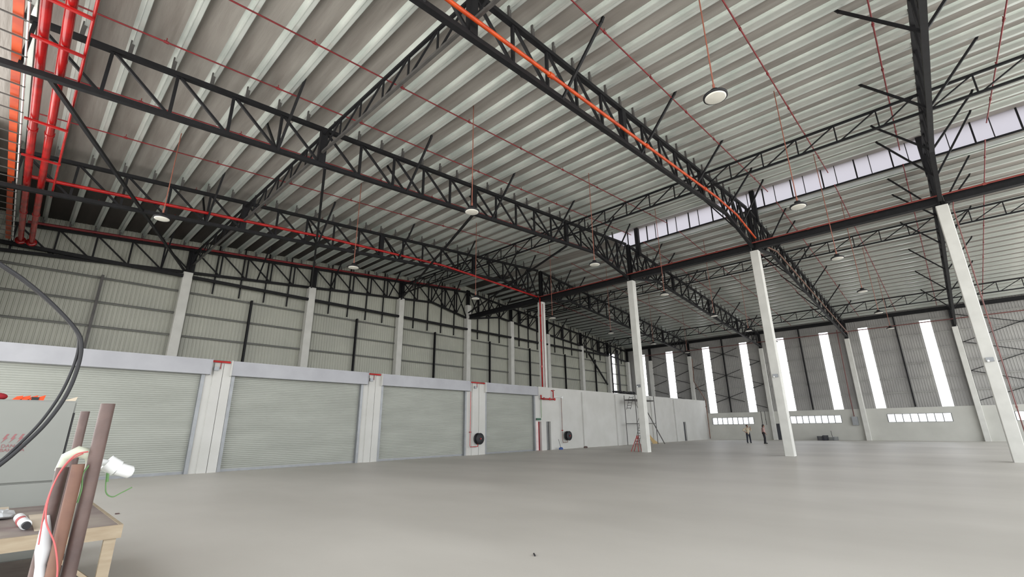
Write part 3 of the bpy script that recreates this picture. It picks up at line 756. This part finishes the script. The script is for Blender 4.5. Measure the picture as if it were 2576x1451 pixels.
# ------------------------------------------------------------------ pendant lamps
def lamp_proto():
    t = thing('pendant_lamp', 'x', 'lamp', (0, 0, 9.0), 'hanging high bay lamps')
    MB().lathe((0, 0, 9.0), [(.235, 0), (.27, 0), (.27, .05), (.2, .09), (.1, .12), (.1, .2), (.03, .22)], 28).build('housing', 'dark', t)
    MB().lathe((0, 0, 8.985), [(.02, -.012), (.2, -.01), (.235, .0), (.235, .02)], 28).build('lens', 'lens', t)
    MB().tube([(0, 0, 9.2), (0, 0, 9.36)], .03, 8).build('hook', 'orange_rod', t)
    return t
LX = [2.45, 9.95, 17.8, 25.15, 32.9, 40.4, 48.0]
LXN = ['first cross row from the front', 'second cross row', 'third cross row', 'fourth cross row', 'fifth cross row', 'sixth cross row', 'last cross row']
LY = [(19.6, 'line beside the shutter wall'), (11.2, 'middle line'), (2.65, 'line beside the red riser column')]
lp = None
for li, lx in enumerate(LX):
    for y, d in LY:
        if lx < 5 and y < 15: continue
        if lp is None:
            lp = lamp_proto(); o = lp
        else:
            o = clone(lp)
            for ch in list(lp.children):
                if ch.name.startswith('rod'): continue
                clone(ch, None, o)
        o.location = (lx, y, 9.0)
        o['label'] = 'round hanging lamp, %s, %s' % (LXN[li], d)
        zr = zt(lx) + DECK
        MB().tube([(lx, y, 9.36), (lx, y, zr)], .017, 6).build('rod', 'orange_rod', o)

# ------------------------------------------------------------------ foreground: cabinet, bench, pipes
t = thing('electrical_cabinet', 'tall grey electrical cabinet with red danger lettering', 'cabinet', (-.5, 9.3, 0))
MB().box(-1.6, .66, 8.98, 9.9, .08, 2.03).build('case', 'cabinet', t)
MB().box(-1.62, .64, 8.93, 8.98, 1.01, 2.01).build('upper_door', 'cabinet', t)
MB().box(-1.62, .64, 8.93, 8.98, .1, .985).build('lower_door', 'cabinet', t)
MB().box(.645, .665, 8.95, 8.99, .1, 1.87).build('edge_gap', 'dark', t)
MB().box(-1.55, .6, 9.02, 9.85, 0, .08).build('plinth', 'dark', t)
def bolt(cx, cz, h):
    p = [(.1, .5), (.28, .5), (.1, .1), (.26, .1), (-.22, -.5), (-.02, -.06), (-.16, -.06)]
    mbb = MB(); n = len(p)
    vs = [(cx + a * h, 8.926, cz + b * h) for a, b in p] + [(cx + a * h, 8.931, cz + b * h) for a, b in p]
    mbb.add(vs, [tuple(range(n)), tuple(reversed(range(n, 2 * n)))] + [(i, (i + 1) % n, n + (i + 1) % n, n + i) for i in range(n)])
    return mbb
for bx_ in (.06, .13, .2): bolt(bx_, 1.545, .11).build('lightning_mark', 'labelred', t)
for s_, zz, hh in (('DANGER', 1.435, .042), ('BAHAYA', 1.385, .042)):
    cu = bpy.data.curves.new('lettering', 'FONT'); cu.body = s_; cu.size = hh * 1.35; cu.extrude = .002; cu.align_x = 'LEFT'
    tmp = bpy.data.objects.new('tmp', cu); COL.objects.link(tmp)
    me = bpy.data.meshes.new_from_object(tmp); bpy.data.objects.remove(tmp); me.materials.clear(); me.materials.append(M['labelred'])
    o = bpy.data.objects.new('lettering', me); COL.objects.link(o); o.parent = t
    o.rotation_euler = (math.pi / 2, 0, 0); o.location = Vector((.045, 8.928, zz)) - t.location
tag(MB().ellipsoid((-.12, 9.1, 2.07), (.1, .1, .05)).ellipsoid((-.2, 9.1, 2.06), (.12, .1, .05)).build('red_rag', 'redcloth'), 'dark red rag bundled on top of the cabinet', 'rag')
o = MB()
for k in range(4): o.hexa([(.02 + .07 * k, 9.0, 2.03), (.11 + .07 * k, 9.0, 2.03), (.11 + .07 * k, 9.3, 2.03), (.02 + .07 * k, 9.3, 2.03)], [(.06 + .07 * k, 9.02, 2.075), (.12 + .07 * k, 9.0, 2.085 + .005 * k), (.12 + .07 * k, 9.3, 2.07), (.05 + .07 * k, 9.3, 2.06)])
tag(o.build('orange_vest', 'orangecloth'), 'orange and black folded vest on top of the cabinet', 'vest')
tag(MB().box(.2, .27, 8.99, 9.25, 2.03, 2.07).build('glove', 'dark'), 'black glove lying on the orange vest', 'glove')
tag(MB().hexa([(.52, 9.0, 2.03), (.64, 9.0, 2.03), (.64, 9.1, 2.03), (.52, 9.1, 2.03)], [(.56, 9.02, 2.05), (.655, 9.0, 2.09), (.655, 9.08, 2.07), (.56, 9.1, 2.04)]).build('paper_scrap', 'card'), 'small crumpled paper scrap on the cabinet corner', 'paper')

# workbench
t = thing('workbench', 'rough timber workbench with a stained plywood top', 'table', (0, 7.2, 0))
BX0, BX1, BY0, BY1 = -1.4, .97, 6.12, 8.5
MB().box(BX0, BX1, BY0, BY1, .725, .75).build('tabletop', 'ply', t)
MB().box(BX0, BX1 + .03, BY0 - .03, BY0, .64, .755).build('edge_board', 'wood', t)
MB().box(BX1, BX1 + .03, BY0, BY1, .64, .755).build('edge_board', 'wood', t)
for lx, ly in ((BX1 - .09, BY0), (BX1 - .09, BY1 - .1), (BX0 + .02, BY0), (BX0 + .02, BY1 - .1)):
    MB().box(lx, lx + .09, ly, ly + .05, 0, .725).build('leg', 'wood', t)
MB().bar((.5, BY0 + .07, .6), (.93, BY0 + .07, .22), .03, .1, (0, 1, 0)).build('brace', 'wood', t)
MB().box(BX0, BX1 - .1, BY0 + .1, BY1 - .1, .16, .18).build('shelf', 'ply', t)
def crumple(c, r, seed, n=10, mrow=7):
    random.seed(seed); mb = MB(); mb.ellipsoid(c, r, n, mrow)
    mb.v = [(v[0] + random.uniform(-.2, .2) * r[0], v[1] + random.uniform(-.2, .2) * r[1], max(.752, v[2] + random.uniform(-.25, .25) * r[2])) for v in mb.v]
    mb.sm = [False] * len(mb.sm)
    return mb
tag(crumple((.17, 7.55, .79), (.12, .2, .045), 3).build('plastic_bag', 'paper'), 'crumpled white plastic bag on the workbench', 'bag')
tag(crumple((.02, 6.9, .79), (.07, .12, .04), 4).build('red_bundle', 'redcloth'), 'dark red crumpled bundle at the edge of the workbench', 'cloth')
o = thing('paint_tin', 'white and pink spray can lying on the workbench', 'can', (.33, 6.75, .79))
MB().tube([(.34, 6.5, .795), (.31, 7.1, .795)], .042, 16).build('body', 'white', o); MB().tube([(.345, 6.42, .795), (.34, 6.5, .795)], .03, 16).build('cap', 'dark', o); MB().tube([(.325, 6.72, .795), (.32, 6.84, .795)], .0435, 16).build('band', 'pinkwire', o)
tag(MB().box(.4, .66, 6.35, 7.6, .751, .756).build('cardboard_sheet', 'card'), 'flat beige cardboard sheet on the workbench', 'cardboard')
tag(MB().box(.06, .25, 8.0, 8.3, .752, .79).build('yellow_packet', 'card'), 'pale yellow packet at the back of the workbench', 'packet')
tag(MB().box(.12, .2, 7.85, 7.92, .752, .775).build('dark_tool', 'dark'), 'small dark tool between packet and plastic bag', 'tool')

def spline(pts, n=8):
    out = []
    P = [pts[0]] + pts + [pts[-1]]
    for i in range(1, len(P) - 2):
        for k in range(n):
            u = k / n; a, b, c, d_ = P[i - 1], P[i], P[i + 1], P[i + 2]
            out.append(.5 * ((2 * b) + (c - a) * u + (2 * a - 5 * b + 4 * c - d_) * u * u + (3 * b - a - 3 * c + d_) * u ** 3))
    out.append(P[-2]); return out
def V3(*p): return [Vector(q) for q in p]
# standing pipes in the foreground
tag(MB().tube([(.225, 2.0, 0), (.222, 2.0, 1.69)], .0185, 20).build('steel_post', 'rust'), 'thick rusty steel post standing close to the camera', 'post')
tag(MB().tube([(.205, 2.3, 0), (.197, 2.3, 1.675)], .013, 16).build('steel_rod', 'rust'), 'thinner dark steel rod behind the white elbow', 'post')
t = thing('conduit_stand', 'brown upright pipe topped by a white plastic elbow and wires', 'conduit', (.175, 2.0, 0))
MB().tube([(.19, 1.98, 0), (.184, 1.98, 1.51)], .0155, 20).build('upright', 'rust2', t)
MB().tube([(.152, 2.04, 0), (.155, 2.04, 1.5)], .0155, 20).build('upright', 'rust', t)
MB().tube([(.15, 2.05, 1.49), (.158, 2.04, 1.53), (.18, 2.02, 1.545), (.21, 2.02, 1.535), (.222, 2.03, 1.51), (.215, 2.04, 1.47), (.205, 2.06, 1.3)], [.012, .015, .017, .017, .017, .015, .009], 20).build('elbow', 'pvc', t)
MB().tube([(.235, 2.05, 1.513), (.262, 2.05, 1.505)], .010, 16).tube([(.258, 2.05, 1.508), (.288, 2.05, 1.488)], .024, 20).tube([(.288, 2.05, 1.488), (.325, 2.05, 1.474), (.332, 2.05, 1.472)], [.019, .019, .011], 20).build('end_cap', 'white', t)
MB().tube(spline(V3((.148, 2.02, 1.37), (.15, 2.015, 1.33), (.156, 2.0, 1.28), (.158, 2.0, 1.24), (.168, 1.99, 1.18), (.172, 1.98, 1.1), (.175, 1.97, .95)), 1), [.004, .013, .019, .012, .017, .021, .016], 16).build('tape_wrap', 'paper', t)
MB().tube(spline(V3((.2, 1.99, 1.545), (.17, 1.985, 1.535), (.147, 1.985, 1.49), (.137, 1.985, 1.42), (.143, 1.965, 1.36), (.172, 1.955, 1.30), (.19, 1.955, 1.24), (.196, 1.955, 1.2))), .0022, 8).tube(spline(V3((.19, 1.992, 1.54), (.163, 1.988, 1.52), (.143, 1.988, 1.47), (.135, 1.988, 1.4), (.14, 1.97, 1.3))), .0018, 8).build('pink_wire', 'pinkwire', t)
MB().tube(spline(V3((.222, 1.995, 1.535), (.212, 1.99, 1.51), (.2, 1.985, 1.48), (.205, 1.985, 1.44), (.203, 1.985, 1.4))), .0022, 8).build('green_wire', 'green', t)
MB().tube(spline(V3((.262, 2.03, 1.478), (.266, 2.03, 1.44), (.273, 2.03, 1.415), (.29, 2.03, 1.404), (.31, 2.03, 1.414), (.335, 2.03, 1.428))), .0018, 8).tube([(.265, 2.03, 1.475), (.268, 2.03, 1.45)], .0035, 8).build('loose_wire', 'green', t)
# hanging black cable loop
cpts = [Vector((-.9, 2.0, 2.6)), Vector((-.45, 2.0, 2.3)), Vector((-.105, 2.0, 2.09)), Vector((-.03, 2.0, 2.04)), Vector((.04, 2.0, 1.98)), Vector((.105, 2.0, 1.91)), Vector((.124, 2.0, 1.86)), Vector((.127, 2.0, 1.79)), Vector((.117, 2.0, 1.71)), Vector((.09, 2.0, 1.63)), Vector((.05, 2.0, 1.56)), Vector((.01, 2.0, 1.505)), Vector((-.08, 2.0, 1.4)), Vector((-.6, 2.0, .8)), Vector((-1.2, 2.0, .02))]
t = thing('cable_loop', 'black cable loop hanging in front of the cabinet', 'cable', (0, 2.0, 1.8))
sp_ = spline(cpts)
MB().tube(sp_, .0055, 10).build('cable', 'dark', t)
MB().tube([p + Vector((-.009 - .004 * math.sin(i * .12), .006, .004)) for i, p in enumerate(sp_)], .0042, 10).build('cable', 'dark', t)
tag(MB().tube([(5.09, 4.4, .01), (5.15, 4.47, .012)], .01, 8).build('floor_scrap', 'dark'), 'tiny dark scrap lying alone on the open floor', 'scrap')
tag(MB().box(1.96, 2.03, 13.0, 13.06, 0, .02).build('pebble', 'rust'), 'small brown chip on the floor past the workbench', 'chip')

# ------------------------------------------------------------------ people
def cap(mb, a, b, ra, rb):
    a = Vector(a); b = Vector(b); d = (b - a); L = d.length; d.normalize()
    n = 6; pts = []; rs = []
    for k in range(n):
        th = math.pi / 2 * (1 - k / (n - 1)); pts.append(a - d * ra * math.sin(th)); rs.append(max(.0008, ra * math.cos(th)))
    for k in range(n):
        th = math.pi / 2 * k / (n - 1); pts.append(b + d * rb * math.sin(th)); rs.append(max(.0008, rb * math.cos(th)))
    mb.tube(pts, rs, 12)
def hand(mb, w, d, side):
    """w wrist, d direction; palm, four fingers and a thumb"""
    w = Vector(w); d = Vector(d).normalized(); s = d.cross(Vector((side[0], side[1], side[2]))).normalized(); nrm = s.cross(d)
    pl = w + d * .085
    for k in (-1.5, -.5, .5, 1.5): cap(mb, w + s * k * .01, pl + s * k * .02, .017, .012)
    for k, L in ((-1.5, .06), (-.5, .075), (.5, .08), (1.5, .07)):
        a = pl + s * k * .02; b = a + d * L * .55 + nrm * .008; c = b + d * L * .4 + nrm * .022
        cap(mb, a, b, .0095, .009); cap(mb, b, c, .009, .0075)
    a = w + d * .03 + s * .02; b = a + (d * .6 + s * .8).normalized() * .04; c = b + (d * .85 + s * .4 + nrm * .3).normalized() * .03
    cap(mb, a, b, .013, .011); cap(mb, b, c, .011, .009)
def person(name_label, base, yaw, H, P, shirt, trs, hairlong=False):
    t = thing('person', name_label, 'person', base)
    ca, sa = math.cos(yaw), math.sin(yaw)
    def W(v): return Vector((base[0] + v[0] * ca - v[1] * sa, base[1] + v[0] * sa + v[1] * ca, v[2])) * 1.0 if True else None
    def w(v):
        v = Vector(v) * H / 1.7
        return Vector((base[0] + v.x * ca - v.y * sa, base[1] + v.x * sa + v.y * ca, v.z))
    b = MB(); k = H / 1.7
    C = lambda p, q, ra, rb, m_=b: cap(m_, w(p), w(q), ra * k, rb * k)
    pel, chest, neck, head = P['pel'], P['chest'], P['neck'], P['head']
    C(pel, chest, .125, .13); C((chest[0], -.1, chest[2]), (chest[0], .1, chest[2]), .09, .09); C(chest, neck, .075, .055); C(neck, head, .052, .05)
    fw = P.get('look', (1, 0, .15)); fwv = (w(fw) - w((0, 0, 0))).normalized()
    hc = w((head[0], head[1], head[2] + .02))
    q = Vector((1, 0, 0)).rotation_difference(fwv).to_matrix()
    b.ellipsoid(hc, (.095 * k, .075 * k, .115 * k), 18, 14, q)
    b.ellipsoid(hc + q @ Vector((.035, 0, -.055)) * k, (.06 * k, .055 * k, .06 * k), 14, 10, q)
    b.ellipsoid(hc + q @ Vector((.1, 0, -.015)) * k, (.018 * k, .013 * k, .024 * k), 10, 8, q)
    b.ellipsoid(hc + q @ Vector((.093, 0, -.06)) * k, (.01 * k, .024 * k, .008 * k), 10, 6, q)
    for s_ in (-1, 1):
        b.ellipsoid(hc + q @ Vector((0, s_ * .078, -.01)) * k, (.018 * k, .01 * k, .03 * k), 10, 8, q)
        b.ellipsoid(hc + q @ Vector((.083, s_ * .03, .012)) * k, (.012 * k, .016 * k, .01 * k), 10, 6, q)
    for sd, arm in (('L', P['armL']), ('R', P['armR'])):
        sh, el, wr_2 = arm
        C(sh, el, .05, .04); C(el, wr_2, .038, .027)
        d_ = (w(wr_2) - w(el)).normalized(); hand(b, w(wr_2), d_, (fwv.x, fwv.y, .3))
    for leg in (P['legL'], P['legR']):
        hp, kn, an = leg; C(hp, kn, .085, .055); C(kn, an, .055, .035)
    body = b.build('body', 'skin', t)
    md = body.modifiers.new('fuse', 'REMESH'); md.mode = 'VOXEL'; md.voxel_size = .0075; md.use_smooth_shade = True
    sh_ = MB()
    Cs = lambda p, q, ra, rb: cap(sh_, w(p), w(q), ra * k, rb * k)
    Cs(pel, chest, .15, .155); Cs((chest[0], -.12, chest[2] + .01), (chest[0], .12, chest[2] + .01), .1, .1); Cs(chest, (neck[0], neck[1], neck[2] - .05), .1, .07)
    for arm in (P['armL'], P['armR']):
        sh2, el, wr_2 = arm; e = Vector(el); Cs(sh2, el, .066, .056); Cs(el, tuple(e.lerp(Vector(wr_2), .3)), .054, .05)
    o = sh_.build('shirt', shirt, t); md = o.modifiers.new('fuse', 'REMESH'); md.mode = 'VOXEL'; md.voxel_size = .012; md.use_smooth_shade = True
    tr = MB(); cap(tr, w((pel[0], -.05, pel[2])), w((pel[0], .05, pel[2])), .135 * k, .135 * k)
    for leg in (P['legL'], P['legR']):
        hp, kn, an = leg; cap(tr, w(hp), w(kn), .105 * k, .078 * k); cap(tr, w(kn), w((an[0], an[1], an[2] + .02)), .076 * k, .064 * k)
    o = tr.build('trousers', trs, t); md = o.modifiers.new('fuse', 'REMESH'); md.mode = 'VOXEL'; md.voxel_size = .012; md.use_smooth_shade = True
    for leg in (P['legL'], P['legR']):
        an = leg[2]; s2 = MB(); cap(s2, w((an[0] - .04, an[1], .045)), w((an[0] + .14, an[1] , .04)), .045 * k, .04 * k); s2.build('shoe', 'dark', t)
    hr = MB(); hr.ellipsoid(hc + q @ Vector((-.02, 0, .03)) * k, (.1 * k, .09 * k, .105 * k), 16, 12, q)
    if hairlong: hr.ellipsoid(hc + q @ Vector((-.06, 0, -.05)) * k, (.07 * k, .085 * k, .12 * k), 14, 10, q)
    hr.build('hair', 'hair', t)
    return t
yw = math.radians(215)
person('person in a beige shirt and navy trousers, hand on hip, other arm raised', (48.2, 14.87, 0), yw, 1.62,
       dict(pel=(0, 0, .93), chest=(.0, 0, 1.3), neck=(.01, 0, 1.47), head=(.03, 0, 1.58), look=(1, .1, .12),
            armR=((0, -.19, 1.38), (-.02, -.42, 1.2), (.08, -.25, 1.03)), armL=((0, .19, 1.38), (.1, .28, 1.18), (.22, .2, 1.42)),
            legR=((0, -.09, .9), (.03, -.13, .5), (0, -.15, .09)), legL=((0, .09, .9), (.05, .12, .5), (.02, .14, .09))), 'shirt_beige', 'trouser')
person('person in a mauve top and black trousers, body turned sideways, arms low', (46.9, 13.15, 0), yw + 1.2, 1.64,
       dict(pel=(0, 0, .93), chest=(.02, 0, 1.3), neck=(.04, 0, 1.46), head=(.07, 0, 1.56), look=(1, 0, -.1),
            armR=((.02, -.18, 1.37), (.04, -.24, 1.1), (.16, -.2, .92)), armL=((.02, .18, 1.37), (.02, .23, 1.1), (.12, .2, .9)),
            legR=((0, -.08, .9), (.03, -.09, .5), (-.02, -.09, .09)), legL=((0, .08, .9), (.06, .09, .5), (.04, .1, .09))), 'shirt_mauve', 'trouser2', True)
